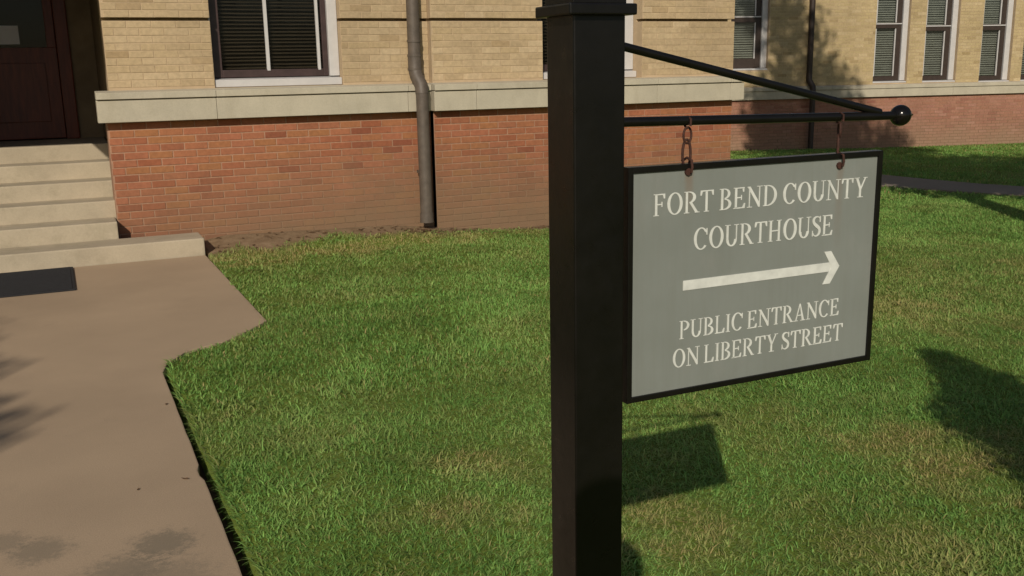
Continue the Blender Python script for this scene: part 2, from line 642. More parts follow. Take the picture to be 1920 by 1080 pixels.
ys = np.concatenate([np.array([-120, -60, -30, -15, -8, -4, -2, 0, 1]), np.arange(1.4, 10.2, 0.04), np.array([10.5, 11, 12, 13, 14, 15, 16, 17, 18, 20, 30, 60, 140])])
off = np.concatenate([[0.0, 0.012], np.arange(0.06, 4.4, 0.08), np.arange(4.5, 12, 0.3), np.array([12.5, 13, 14, 15, 16, 18, 20, 25, 35, 60, 140])])
xr = (edge_x(ys) + gap(ys))[:, None] + off[None, :]


def lawn_z(x, y):
    d = x - (edge_x(y) + gap(y))
    z = gz(x, y) + 0.008 * (noise2(x, y, 3, 0.3) - 0.5) - 0.012
    return np.where(d < 0.006, -0.11, z)


o = sheet('lawn_ground', xr, ys, lawn_z, M['soil'], ('bare', bare))
tag(o, kind='structure')
xl = -1.03 - np.array([0, 0.01, 0.3, 1, 2, 4, 8, 20, 60, 140])[::-1][None, :].repeat(len(ys), 0) - np.clip((ys[:, None] - 5.6) / 0.8, 0, 1) * 0.74
o = sheet('lawn_ground', xl, ys, lambda x, y: np.where(x > -1.035 - np.clip((y - 5.6) / 0.8, 0, 1) * 0.74, -0.11, -0.012), M['soil'], ('bare', lambda x, y: x * 0))
tag(o, kind='structure')
mb = MB()
mb.box(-160, 160, -140, 160, -0.75, -0.70)
tag(mb.build('subsoil', M['subsoil']), kind='structure')
mb = MB()
mb.box(-1.5, 1.5, -40, 9.6, -0.14, -0.10)
tag(mb.build('trench_soil', M['subsoil']), kind='structure')

# concrete path with its wider landing by the steps; the right edge is slightly chipped
pe = []
for y in np.arange(1.0, 5.56, 0.06):
    ch = 0.0
    if 3.9 < y < 4.05:
        ch = -0.012
    pe.append((0.402 + ch + 0.004 * (float(noise2(y, 1.0, 9, 0.15)) - 0.5), float(y)))
pe += [(0.44, 5.66), (0.56, 5.86), (0.66, 5.925), (0.80, 5.98), (1.0, 6.2), (1.142, 6.38), (1.133, 7.7), (1.124, 9.06)]
pts = [(-1.0, -40.0), (0.402, -40.0)] + pe + [(-1.72, 9.06), (-1.74, 6.38), (-1.40, 5.98), (-1.16, 5.86), (-1.0, 5.56)]
mb = MB()
mb.poly_prism(pts, -0.13, 0.0)
tag(mb.build('path', M['path'], None, 0.006), kind='structure')

# side walkway across the far lawn
def strip_sheet(name, L, R, mat, dz):
    v = []
    f = []
    for a, b in zip(L, R):
        v += [(a[0], a[1], float(gz(a[0], a[1])) + dz), (b[0], b[1], float(gz(b[0], b[1])) + dz)]
    for i in range(len(L) - 1):
        f.append((2 * i, 2 * i + 1, 2 * i + 3, 2 * i + 2))
    n = len(v)
    v += [(p[0], p[1], p[2] - 0.12) for p in v]
    for i in range(len(L) - 1):
        f.append((2 * i, 2 * i + 2, n + 2 * i + 2, n + 2 * i))
        f.append((2 * i + 3, 2 * i + 1, n + 2 * i + 1, n + 2 * i + 3))
    mb = MB()
    mb.v, mb.f = v, f
    return mb.build(name, mat)


WL = [(10.85, 16.2), (11.14, 11.2), (11.30, 10.6), (11.62, 9.9), (12.0, 9.24), (14.2, 4.2)]
WR = [(12.10, 16.2), (12.38, 12.4), (12.49, 11.5), (12.66, 10.6), (12.95, 9.93), (15.3, 4.6)]
tag(strip_sheet('walkway', WL, WR, M['walk'], 0.012), kind='structure')


def on_walk(x, y):
    a = np.interp(y, [4.2, 9.24, 9.9, 10.6, 11.2, 16.2], [14.2, 12.0, 11.62, 11.30, 11.14, 10.85])
    b = np.interp(y, [4.6, 9.93, 10.6, 11.5, 12.4, 16.2], [15.3, 12.95, 12.66, 12.49, 12.38, 12.10])
    return (x > a - 0.02) & (x < b + 0.02)


# ------------------------------------------------------------------ brickwork
def unit_brick(mat):
    v = []
    for (x, y, z) in [(-.5, 1, -.5), (.5, 1, -.5), (.5, 1, .5), (-.5, 1, .5)]:
        v.append((x, y, z))
    for (x, z) in [(-.5, -.5), (.5, -.5), (.5, .5), (-.5, .5)]:
        v.append((x, 0.10, z))
    for (x, z) in [(-.486, -.45), (.486, -.45), (.486, .45), (-.486, .45)]:
        v.append((x, 0.0, z))
    f = [(8, 9, 10, 11)]
    for i in range(4):
        j = (i + 1) % 4
        f.append((4 + i, 4 + j, 8 + j, 8 + i))
        f.append((i, j, 4 + j, 4 + i))
    me = bpy.data.meshes.new('brick')
    me.from_pydata(v, [], f)
    me.materials.append(mat)
    bm = bmesh.new()
    bm.from_mesh(me)
    bmesh.ops.recalc_face_normals(bm, faces=bm.faces)
    # open at the back: make sure the face looks outwards
    bm.faces.ensure_lookup_table()
    if bm.faces[0].normal.y > 0:
        bmesh.ops.reverse_faces(bm, faces=bm.faces)
    bm.to_mesh(me)
    bm.free()
    return me


def bricks(name, parent, mw, x0, x1, z0, nrow, ch, front, mat, holes=(), cap=300, joint=0.010, L=0.213, depth=0.022, shift=0.0, side_gap=0.0):
    """courses of running bond; those that show largest are objects, the rest one mesh.  front = local y of the brick faces"""
    items = []
    for r in range(nrow):
        za, zb = z0 + r * ch, z0 + (r + 1) * ch
        zm = (za + zb) / 2
        spans = [(x0, x1)]
        for (hx0, hx1, hz0, hz1) in holes:
            if hz0 < zm < hz1:
                ns = []
                for a, b in spans:
                    if hx1 <= a or hx0 >= b:
                        ns.append((a, b))
                    else:
                        if hx0 > a:
                            ns.append((a, hx0))
                        if hx1 < b:
                            ns.append((hx1, b))
                spans = ns
        o = shift + (L / 2 if r % 2 else 0.0)
        for a, b in spans:
            k = math.floor((a - o) / L)
            while o + k * L < b:
                p = max(a, o + k * L)
                q = min(b, o + (k + 1) * L)
                if p <= a + 1e-6 and q - p < 0.05:
                    q = min(b, q)
                if q - p > 0.035:
                    items.append((p, q, za, zb))
                k += 1
    scored = []
    for it in items:
        c = mw @ Vector(((it[0] + it[1]) / 2, front, (it[2] + it[3]) / 2))
        pr = project(c)
        vis = pr is not None and -30 < pr[0] < 1950 and -20 < pr[1] < 1100
        scored.append((0 if vis else 1, pr[2] if pr else 1e9, it))
    scored.sort(key=lambda s: (s[0], s[1]))
    me = unit_brick(mat)
    rest = MB()
    R = random.Random(len(items) + int(abs(x0) * 100))
    for i, (nv, d, (p, q, za, zb)) in enumerate(scored):
        w, h = q - p - joint, zb - za - joint
        cx, cz = (p + q) / 2 + R.uniform(-.0015, .0015), (za + zb) / 2 + R.uniform(-.001, .001)
        y = front + R.uniform(-0.0012, 0.0012)
        if i < cap and nv == 0:
            ob = bpy.data.objects.new(name, me)
            ob.location = (cx, y, cz)
            ob.scale = (w, depth, h)
            ob.rotation_euler = (R.uniform(-.012, .012), R.uniform(-.006, .006), R.uniform(-.006, .006))
            link(ob, parent)
        else:
            rest.box(cx - w / 2, cx + w / 2, y, y + depth, cz - h / 2, cz + h / 2, skip=('back',))
    if rest.f:
        o = rest.build(name.replace('brick', 'brickwork'), mat, parent)
        o['kind'] = 'stuff'


def cells(mb, x0, x1, z0, z1, holes, ya, yb):
    """a slab with rectangular holes, as butted boxes"""
    xs = sorted({x0, x1, *[min(max(h[i], x0), x1) for h in holes for i in (0, 1)]})
    zs = sorted({z0, z1, *[min(max(h[i], z0), z1) for h in holes for i in (2, 3)]})
    for za, zb in zip(zs, zs[1:]):
        run = None
        for xa, xb in zip(xs, xs[1:]):
            xm, zm = (xa + xb) / 2, (za + zb) / 2
            solid = not any(h[0] < xm < h[1] and h[2] < zm < h[3] for h in holes)
            if solid:
                run = [xa, xb] if run is None else [run[0], xb]
            if (not solid or xb == xs[-1]) and run is not None:
                mb.box(run[0], run[1], ya, yb, za, zb)
                run = None


def window(parent, x0, x1, z0, z1, sash_mat, slat_mat, muntins=(), rails=(), recess=0.10, jamb_l=0.05, jamb_r=0.09, sill=0.055,
           pitch=0.034, pale=False, slat_w=0.020, stile_l=0.05, stile_r=0.05, brail=0.07):
    """white trim > dark sash, white bars, glass, blind"""
    m = MB()
    m.box(x0 + .002, x0 + jamb_l, recess, recess + .10, z0 + sill, z1)
    m.box(x1 - jamb_r, x1 - .002, recess, recess + .10, z0 + sill, z1)
    m.box(x0 + jamb_l, x1 - jamb_r, recess + .002, recess + .10, z1 - .10, z1 - .002)
    w = m.build('window', M['trim_wood'], parent, 0.006)
    s = MB()
    s.poly_prism([(recess - .075, z0 + .004), (recess + .10, z0 + .004), (recess + .10, z0 + sill - .002), (recess - .075, z0 + sill - .018)], x0 + .004, x1 - .004, 'x')
    s.build('sill', M['trim_wood'], w, 0.004)
    a, b = x0 + jamb_l + .002, x1 - jamb_r - .002
    c0 = z0 + sill + .002
    ys0, ys1 = recess + .045, recess + .085
    s = MB()
    s.box(a, a + stile_l, ys0, ys1, c0, z1 - .102)
    s.box(b - stile_r, b, ys0, ys1, c0, z1 - .102)
    s.box(a + stile_l, b - stile_r, ys0 + .002, ys1, c0, c0 + brail)
    for r0, r1 in rails:
        s.box(a + stile_l, b - stile_r, ys0 - .012, ys1, r0, r1)
    s.build('sash', sash_mat, w, 0.004)
    if pale:
        for xx in (a + stile_l + .004, b - stile_r - .026):
            q = MB()
            q.box(xx, xx + .022, ys0 + .006, ys1 - .006, c0 + brail + .001, z1 - .104)
            q.build('glazing_bead', M['trim_wood'], w)
        for r0, r1 in rails:
            q = MB()
            q.box(a + .004, b - .004, ys0 - .022, ys0 - .013, r1 - .035, r1 - .012)
            q.build('meeting_rail', M['trim_wood'], w)
    for xm, ww in muntins:
        q = MB()
        q.box(xm - ww / 2, xm + ww / 2, ys0 - .004, ys0 + .03, c0 + brail - .012, z1 - .103)
        q.build('glazing_bar', M['trim_wood'], w, 0.003)
    g = MB()
    g.box(a + stile_l - .004, b - stile_r + .004, ys0 + .030, ys0 + .035, c0 + brail - .004, z1 - .106)
    g.build('pane', M['glass'] if pale else M['dull_glass'], w)
    bl = MB()
    z = c0 + brail + .01
    t = 0.0
    while z < z1 - .11:
        jit = random.uniform(-.0035, .0035)
        yb = ys1 + .035
        bl.v += [(a + .012, yb, z + jit), (b - .012, yb, z + jit), (b - .012, yb + slat_w * .75, z + slat_w * .62 + jit), (a + .012, yb + slat_w * .75, z + slat_w * .62 + jit),
                 (a + .012, yb, z + jit + .0016), (b - .012, yb, z + jit + .0016), (b - .012, yb + slat_w * .75, z + slat_w * .62 + jit + .0016), (a + .012, yb + slat_w * .75, z + slat_w * .62 + jit + .0016)]
        n = len(bl.v) - 8
        bl.f += [(n, n + 1, n + 5, n + 4), (n + 4, n + 5, n + 6, n + 7), (n + 3, n + 2, n + 1, n), (n + 2, n + 3, n + 7, n + 6)]
        z += pitch
    ob = bl.build('blind', slat_mat, w)
    ob['kind'] = 'stuff'
    r = MB()
    r.box(x0, x1, recess + .45, recess + .50, z0, z1)
    r.build('room_back', M['interior'], w)
    return w


# ------------------------------------------------------------------ main block of the courthouse
Y0 = 9.65
ZR, ZC = 1.180, 1.462                       # top of the red brick, top of the cornice
B = thing('courthouse_building', 'tan brick courthouse block on a red brick base, nearest the sign, with entrance steps', 'building', (0, Y0, 0))
MWB = Matrix.Translation((0, Y0, 0))
XC, XP, XE = 0.445, 3.545, 7.285            # left corner, start of the projecting bay, right corner
STEP = -0.085                               # how far the bay stands forward
CH = 0.0677
W1 = (1.416, 2.641, ZC + .003, 3.6)
W2 = (4.80, 6.035, ZC + .003, 3.6)
grooves = [(-9, 9, ZC + .009 + 0.612 * k - .013, ZC + .009 + 0.612 * k + .016) for k in range(1, 6)]

# red base, left and right of the downspout
base = MB()
base.box(XC, XP - .002, 0.0045, 0.30, -0.7, ZR)
base.box(XP, XE, STEP + .0045, 0.30, -0.7, ZR)
base.box(XE - .30, XE - .001, 0.302, 9.0, -0.7, ZR)
bw = base.build('base_wall', M['red_mortar'], B)
bricks('red_brick', bw, MWB, XC + .002, XP, ZR - 20 * CH - .004, 20, CH, 0.0, M['red'], cap=190, shift=0.03)
b2 = MB()
b2.box(XP + .001, XP + .0015, STEP + .02, STEP + .03, 0, 0.01)
bw2 = MB().box(XP, XP + .004, STEP + .014, 0.01, -0.6, ZR - .002).build('base_return', M['red_mortar'], B)
bricks('red_brick', bw, MWB, XP + .002, XE, ZR - 20 * CH - .004, 20, CH, STEP, M['red'], cap=110, shift=0.11)

# tan brick above
up = MB()
holesL = [W1] + grooves
holesR = [W2] + grooves
cells(up, 0.49, XP - .002, ZC - .02, 5.0, holesL, 0.0038, 0.13)
cells(up, 0.49, XP - .002, ZC - .02, 5.0, [W1], 0.131, 0.32)
cells(up, XP, XE, ZC - .02, 5.0, holesR, STEP + .0038, STEP + .13)
cells(up, XP, XE, ZC - .02, 5.0, [W2], STEP + .131, 0.32)
up.box(XE - .3, XE - .001, 0.322, 9.0, ZC - .02, 5.0)
uw = up.build('upper_wall', M['tan_mortar'], B)
for k in range(4):
    za = ZC + .022 + 0.612 * k
    for (xa, xb, fr, hs, cp) in ((0.492, XP, 0.0, W1, (68, 68, 0, 0)[k]), (XP + .002, XE, STEP, W2, (82, 82, 0, 0)[k])):
        bricks('tan_brick', uw, MWB, xa, xb, za, 9, (0.612 - .026) / 9, fr, M['tan'], [hs], cap=cp, joint=0.006, shift=0.05 + .037 * k)

# limestone band: long stones in two courses
def cornice(parent, spans, z0, z1, zm, proj, base_y, mat, ends=()):
    for (xa, xb) in spans:
        m = MB()
        m.poly_prism([(base_y - proj, z0), (base_y + .10, z0), (base_y + .10, zm - .006), (base_y - proj + .006, zm - .006), (base_y - proj, zm - .012)], xa + .0015, xb - .0015, 'x')
        m.build('cornice_stone', mat, parent, 0.004)
        m = MB()
        m.poly_prism([(base_y - proj - .022, zm + .002), (base_y + .10, zm + .002), (base_y + .10, z1), (base_y - .002, z1), (base_y - proj - .022, z1 - .016)], xa + .0015, xb - .0015, 'x')
        m.build('ledge_stone', mat, parent, 0.004)
    m = MB()
    m.box(spans[0][0] + .02, spans[-1][1] - .02, base_y + .004 - proj + .02, base_y + .08, zm - .008, zm + .004)
    m.build('cornice_joint', M['tan_mortar'], parent)


cornice(B, [(0.37, 1.40), (1.40, 3.27), (3.27, XP - .03)], ZR + .004, ZC, 1.386, 0.110, 0.0, M['cornice'])
cornice(B, [(XP - .028, 3.98), (3.98, 6.17), (6.17, 7.17), (7.17, XE + .085)], ZR + .004, ZC, 1.386, 0.110, STEP, M['cornice'])
# entrance recess, its back wall and soffit
AL, AR, AD = -1.25, 0.505, 2.25
m = MB()
m.box(AR, AR + .05, 0.302, AD, -0.3, 4.2)
m.box(AL - .05, AL, 0.302, AD, -0.3, 4.2)
m.box(AL, 0.49, 0.06, 0.32, 3.2, 5.0)
m.box(AL + .001, AR - .001, 0.33, AD, 3.2, 3.3)
m.build('entrance_reveal', M['recess'], B)
m = MB()
m.box(0.262, AR, AD, AD + .2, 0.6, 3.2)
m.box(AL, -0.80, AD, AD + .2, 0.6, 3.2)
m.build('entrance_back_wall', M['recess'], B)
# the wall left of the entrance mirrors the right one
m = MB()
m.box(-5.2, AL, 0.012, 0.30, -0.7, ZR)
bl_ = m.build('base_wall', M['red_mortar'], B)
bricks('red_brick', bl_, MWB, -5.2, AL, ZR - 20 * CH, 20, CH, 0.0, M['red'], cap=0)
m = MB()
m.box(-5.2, AL, 0.012, 0.30, ZC - .02, 5.0)
ul_ = m.build('upper_wall', M['tan_mortar'], B)
bricks('tan_brick', ul_, MWB, -5.2, AL, ZC + .02, 27, .0677, 0.0, M['tan'], cap=0)
cornice(B, [(-5.2, -3.0), (-3.0, AL + .07)], ZR + .004, ZC, 1.386, 0.110, 0.0, M['cornice'])
# made-up box canopy, out of view, added to keep the entrance recess in shade
m = MB()
m.box(-3.6, -0.78, -2.05, -1.90, 3.08, 5.2)
m.box(-0.92, -0.78, -1.90, 0.0, 2.32, 5.2)
m.box(-3.6, -3.46, -1.90, 0.0, 2.32, 5.2)
m.box(-3.46, -0.92, -1.90, 0.0, 5.05, 5.2)
m.build('added_shade_canopy', M['cornice'], B, 0.01)
# door: frame > leaf, glass, notice
d = MB()
d.box(0.13, 0.26, AD - .05, AD + .12, 0.93, 3.15)
d.box(-0.79, -0.66, AD - .05, AD + .12, 0.93, 3.15)
d.box(-0.66, 0.13, AD - .05, AD + .12, 3.0, 3.14)
door = d.build('door', M['door_wood'], B, 0.01)
d = MB()
cells(d, -0.655, 0.125, 0.94, 2.99, [(-0.52, 0.035, 1.90, 2.86)], AD + .0, AD + .045)
d.box(-0.50, 0.0, AD - .014, AD - .002, 1.12, 1.74)
d.build('door_leaf', M['door_wood'], door, 0.008)
d = MB()
d.box(-0.53, 0.045, AD + .018, AD + .024, 1.89, 2.87)
d.build('pane', M['dull_glass'], door)
MB().box(AL - .2, AR + .2, AD + .205, AD + .26, 0.5, 3.4).build('room_back', M['interior'], door)
MB().box(-0.47, -0.222, AD + .012, AD + .014, 1.936, 2.127).build('notice', M['paper'], door)
MB().tube([(-0.58, AD - .03, 1.86), (-0.58, AD - .055, 1.90), (-0.58, AD - .055, 2.08), (-0.58, AD - .03, 2.12)], 0.010, 8).build('door_handle', M['dark_sash'], door)

window(B, *W1, M['dark_sash'], M['slat'], muntins=[(1.955, .030), (2.452, .026)], jamb_l=0.015, jamb_r=0.098, sill=0.088, stile_l=.085)
w = window(B, *W2, M['dark_sash'], M['slat'], muntins=[(5.33, .030), (5.85, .026)], jamb_l=0.015, jamb_r=0.12, sill=0.088, stile_l=.085)

# stone steps: six, the lowest one runs past the corner like a kerb
S = thing('stone_steps', 'pale worn stone steps rising to the dark wooden courthouse door', 'steps', (-0.3, 9.07, 0))
ox, oy = -0.3, 9.07
fronts = [9.07, 9.45, 9.78, 10.11, 10.44, 10.77]
for k, yf in enumerate(fronts):
    m = MB()
    x0, x1 = (-1.72, 1.125) if k == 0 else (AL + .004, AR - .004)
    if k == 1:
        x1 = XC - .012
    yb = 9.46 if k == 0 else (fronts[k + 1] + .02 if k < 5 else 11.90)
    if k == 0:
        m.box(x0 - ox, x1 - ox, yf - oy, 9.449 - oy, -0.15, 0.155)
    else:
        m.box(x0 - ox, x1 - ox, yf - oy, yb - oy, 0.155 * k - .14, 0.155 * (k + 1))
    m.build('step', M['step'], S, 0.012)

# dark rubber mat on the path
m = MB()
m.box(-0.62, 0.62, -0.495, 0.495, 0.0, 0.012)
t = thing('door_mat', 'black rubber door mat lying on the tan concrete before the steps', 'mat', (-0.595, 8.53, 0.0015))
m.build('mat_body', M['rubber'], t, 0.004)
m = MB()
for i in range(60):
    yy = -0.47 + i * 0.0158
    m.box(-0.595, 0.595, yy, yy + .007, 0.0125, 0.0165)
ob = m.build('mat_rib', M['rubber'], t)
ob['kind'] = 'stuff'

# ------------------------------------------------------------------ downspout on the main block
DP = thing('downspout', 'brown drain pipe down the red brick base between window and sign post', 'drain pipe', (3.36, 9.58, 0.06))
px, py = 3.36, 9.58


def dl(p):
    return (p[0] - 3.36, p[1] - 9.58, p[2] - 0.06)


MB().tube([dl((3.365, 9.575, 5.0)), dl((3.365, 9.575, 1.72))], 0.064, 20).build('upper_pipe', M['brown_pipe'], DP, 0, True)
MB().tube([dl((3.365, 9.575, 1.735)), dl((3.365, 9.575, 1.60)), dl((3.37, 9.55, 1.53)), dl((3.39, 9.475, 1.44)), dl((3.392, 9.465, 1.36))], [0.068, 0.068, 0.067, 0.067, 0.067], 20).build('offset_elbow', M['brown_pipe'], DP, 0, True)
MB().tube([dl((3.392, 9.465, 1.39)), dl((3.392, 9.465, 0.10))], 0.063, 20).build('lower_pipe', M['brown_pipe'], DP, 0, True)
for z, yy, xx, rr in ((1.735, 9.575, 3.365, .072), (1.875, 9.575, 3.365, .070), (1.60, 9.575, 3.365, .073)):
    MB().tube([dl((xx, yy, z + .012)), dl((xx, yy, z - .012))], rr, 20).build('collar', M['brown_pipe'], DP, 0, True)
MB().box(-.012, .075, -.06, .012, 0.50, 0.53).build('bracket', M['brown_pipe'], DP)
MB().tube([dl((3.392, 9.465, 0.155)), dl((3.392, 9.465, 0.06))], [0.068, 0.070], 20).build('shoe', M['brown_pipe'], DP, 0, True)

# ------------------------------------------------------------------ the wing behind
AW = math.radians(14)
OW = (16.9, 17.0, 0.0)
G = thing('courthouse_wing', 'yellow brick rear wing with a row of narrow windows, beyond the far lawn', 'building', OW, -AW)
MWG = Matrix.Translation(OW) @ Matrix.Rotation(-AW, 4, 'Z')
wins = [(-3.50, -2.62, 1.44, 4.4), (-0.08, 0.753, 1.10, 4.4), (1.15, 1.98, 1.09, 4.4), (2.577, 3.372, 1.06, 4.4), (3.66, 4.46, 1.06, 4.4), (5.0, 5.8, 1.06, 4.4)]
WZ0, WZ1 = 0.80, 1.075
m = MB()
m.box(-7.5, 9.0, 0.005, 0.30, -1.0, WZ0)
gb = m.build('base_wall', M['red_mortar'], G)
bricks('red_brick', gb, MWG, -4.2, 7.0, WZ0 - 20 * CH - .004, 20, CH, 0.0, M['wing_red'], cap=300, shift=.02)
m = MB()
cells(m, -7.5, 9.0, WZ1 - .02, 5.4, wins, 0.004, 0.32)
gu = m.build('upper_wall', M['tan_mortar'], G)
bricks('tan_brick', gu, MWG, -4.2, 7.0, WZ1 + .004, 36, CH, 0.0, M['wing_tan'], wins, cap=300, shift=.07, joint=.008)
cornice(G, [(-7.5, -4.2), (-4.2, -1.1), (-1.1, 1.9), (1.9, 4.9), (4.9, 9.0)], WZ0 + .003, WZ1, 0.985, 0.07, 0.0, M['cornice'])
for i, (a, b, z0, z1) in enumerate(wins):
    rails = [(2.46, 2.60)] if i == 0 else [(2.30, 2.42) if i == 1 else (2.23, 2.36)]
    window(G, a, b, z0, z1, M['dark_pipe'], M['pale_slat'], rails=rails, jamb_l=0.02, jamb_r=0.13, sill=0.05, recess=0.08, pitch=0.05,
           slat_w=0.062, stile_l=0.05, stile_r=0.12, brail=0.10 if i else 0.20, pale=True)
q = thing('downspout', 'thin dark drain pipe on the far yellow brick wing, half in tree shade', 'drain pipe', (OW[0] - 1.66 * math.cos(AW), OW[1] + 1.66 * math.sin(AW), -0.3), -AW)
MB().tube([(0.0, -.07, 5.4), (0.0, -.07, 1.62)], 0.062, 14).build('upper_pipe', M['dark_pipe'], q, 0, True)
MB().tube([(0.0, -.07, 1.66), (0.0, -.07, 1.50), (0.05, -.16, 1.36), (0.055, -.165, 1.22)], 0.066, 14).build('offset_elbow', M['dark_pipe'], q, 0, True)
MB().tube([(0.055, -.165, 1.25), (0.055, -.165, 0.0)], 0.06, 14).build('lower_pipe', M['dark_pipe'], q, 0, True)

# ------------------------------------------------------------------ sign post
PX0, PX1, PY0, PY1 = 0.678, 0.7625, 1.255, 1.337
PC = ((PX0 + PX1) / 2, (PY0 + PY1) / 2)
P = thing('sign_post', 'square black post with a capped top and an arm ending in a ball', 'post', (PC[0], PC[1], -0.02))
YS = 1.295


def pl(p):
    return (p[0] - PC[0], p[1] - PC[1], p[2] + 0.02)


hw = (PX1 - PX0) / 2
MB().box(-hw, hw, -hw, hw, -0.35, 1.693).build('shaft', M['black'], P, 0.0025)
m = MB()
m.box(-hw - .0125, hw + .0125, -hw - .0125, hw + .0125, 1.690, 1.706)
cap_ = m.build('cap', M['black'], P, 0.0025)
m = MB()
c = hw + .001
zt = 1.7062
m.v += [(-c, -c, zt), (c, -c, zt), (c, c, zt), (-c, c, zt), (-c, -c, zt + .012), (c, -c, zt + .012), (c, c, zt + .012), (-c, c, zt + .012), (0, 0, zt + .045)]
m.f += [(3, 2, 1, 0), (0, 1, 5, 4), (1, 2, 6, 5), (2, 3, 7, 6), (3, 0, 4, 7), (4, 5, 8), (5, 6, 8), (6, 7, 8), (7, 4, 8)]
m.build('cap_pyramid', M['black'], cap_, 0.001)
m = MB()
m.tube([pl((PX1 - .004, YS, 1.5165)), pl((1.349, YS, 1.5055))], 0.0074, 16)
arm = m.build('arm', M['black'], P, 0, True)
MB().tube([pl((PX1 - .004, YS, 1.633)), pl((1.30, YS, 1.5125))], [0.0066, 0.0066], 16).build('brace', M['black'], P, 0, True)
prof = [(0.0008, -.0185)] + [(0.0185 * math.sin(a), -0.0185 * math.cos(a)) for a in np.linspace(0.15, math.pi - .4, 14)] + [(0.0055, .0185), (0.004, .022), (0.0026, .026), (0.0006, .030)]
MB().lathe(pl((1.349, YS, 1.5055)), prof, 24, 'x').build('ball_finial', M['black_ball'], P, 0, True)

# ------------------------------------------------------------------ hanging sign
SX0, SX1, SZ0, SZ1 = 0.7885, 1.3045, 1.068, 1.4475
SC0 = ((SX0 + SX1) / 2, YS, SZ0)
H = thing('hanging_sign', 'grey hanging sign with cream lettering and arrow, rusty links at its top', 'sign', SC0)


def hl(x, y, z):
    return (x - SC0[0], y - SC0[1], z - SC0[2])


fw = 0.0095
yf0, yf1 = -0.0105, 0.0105
x0, x1 = SX0 - SC0[0], SX1 - SC0[0]
zt = SZ1 - SZ0
for bx in ((x0, x0 + fw, 0, zt), (x1 - fw, x1, 0, zt), (x0 + fw, x1 - fw, 0, fw), (x0 + fw, x1 - fw, zt - fw, zt)):
    m = MB()
    dy = 0.0004 if bx[1] - bx[0] > 0.1 else 0
    m.box(bx[0], bx[1], yf0 + dy, yf1 - dy, bx[2], bx[3])
    m.build('frame_bar', M['black'], H, 0.001)
PFRONT = -0.0065
m = MB()
m.box(x0 + fw - .002, x1 - fw + .002, PFRONT, 0.0065, fw - .002, zt - fw + .002)
panel = m.build('panel', M['sign'], H)

# --- lettering: condensed roman capitals built stroke by stroke
TT, TN, SH = 0.108, 0.046, 0.034


def rect(a, b, c, d):
    return [(a, b), (c, b), (c, d), (a, d)]


def stroke(pts, ws):
    n = len(pts)
    left, right = [], []
    for i, p in enumerate(pts):
        q0 = pts[max(0, i - 1)]
        q1 = pts[min(n - 1, i + 1)]
        tx, ty = q1[0] - q0[0], q1[1] - q0[1]
        l = math.hypot(tx, ty) or 1
        nx, ny = -ty / l, tx / l
        w = ws[i] / 2
        left.append((p[0] + nx * w, p[1] + ny * w))
        right.append((p[0] - nx * w, p[1] - ny * w))
    return ('strip', left, right)


def ring(cx, cy, ro, ho, ri, hi, a0, a1, n=26):
    L_, R_ = [], []
    for i in range(n + 1):
        a = math.radians(a0 + (a1 - a0) * i / n)
        L_.append((cx + ro * math.cos(a), cy + ho * math.sin(a)))
        R_.append((cx + ri * math.cos(a), cy + hi * math.sin(a)))
    return ('strip', L_, R_)


def stem(x, w=TT, top=True, bot=True, sl=.075):
    r = [rect(x, 0.0, x + w, 1.0)]
    if bot:
        r.append(rect(x - sl, 0, x + w + sl, SH))
    if top:
        r.append(rect(x - sl, 1 - SH, x + w + sl, 1))
    return r


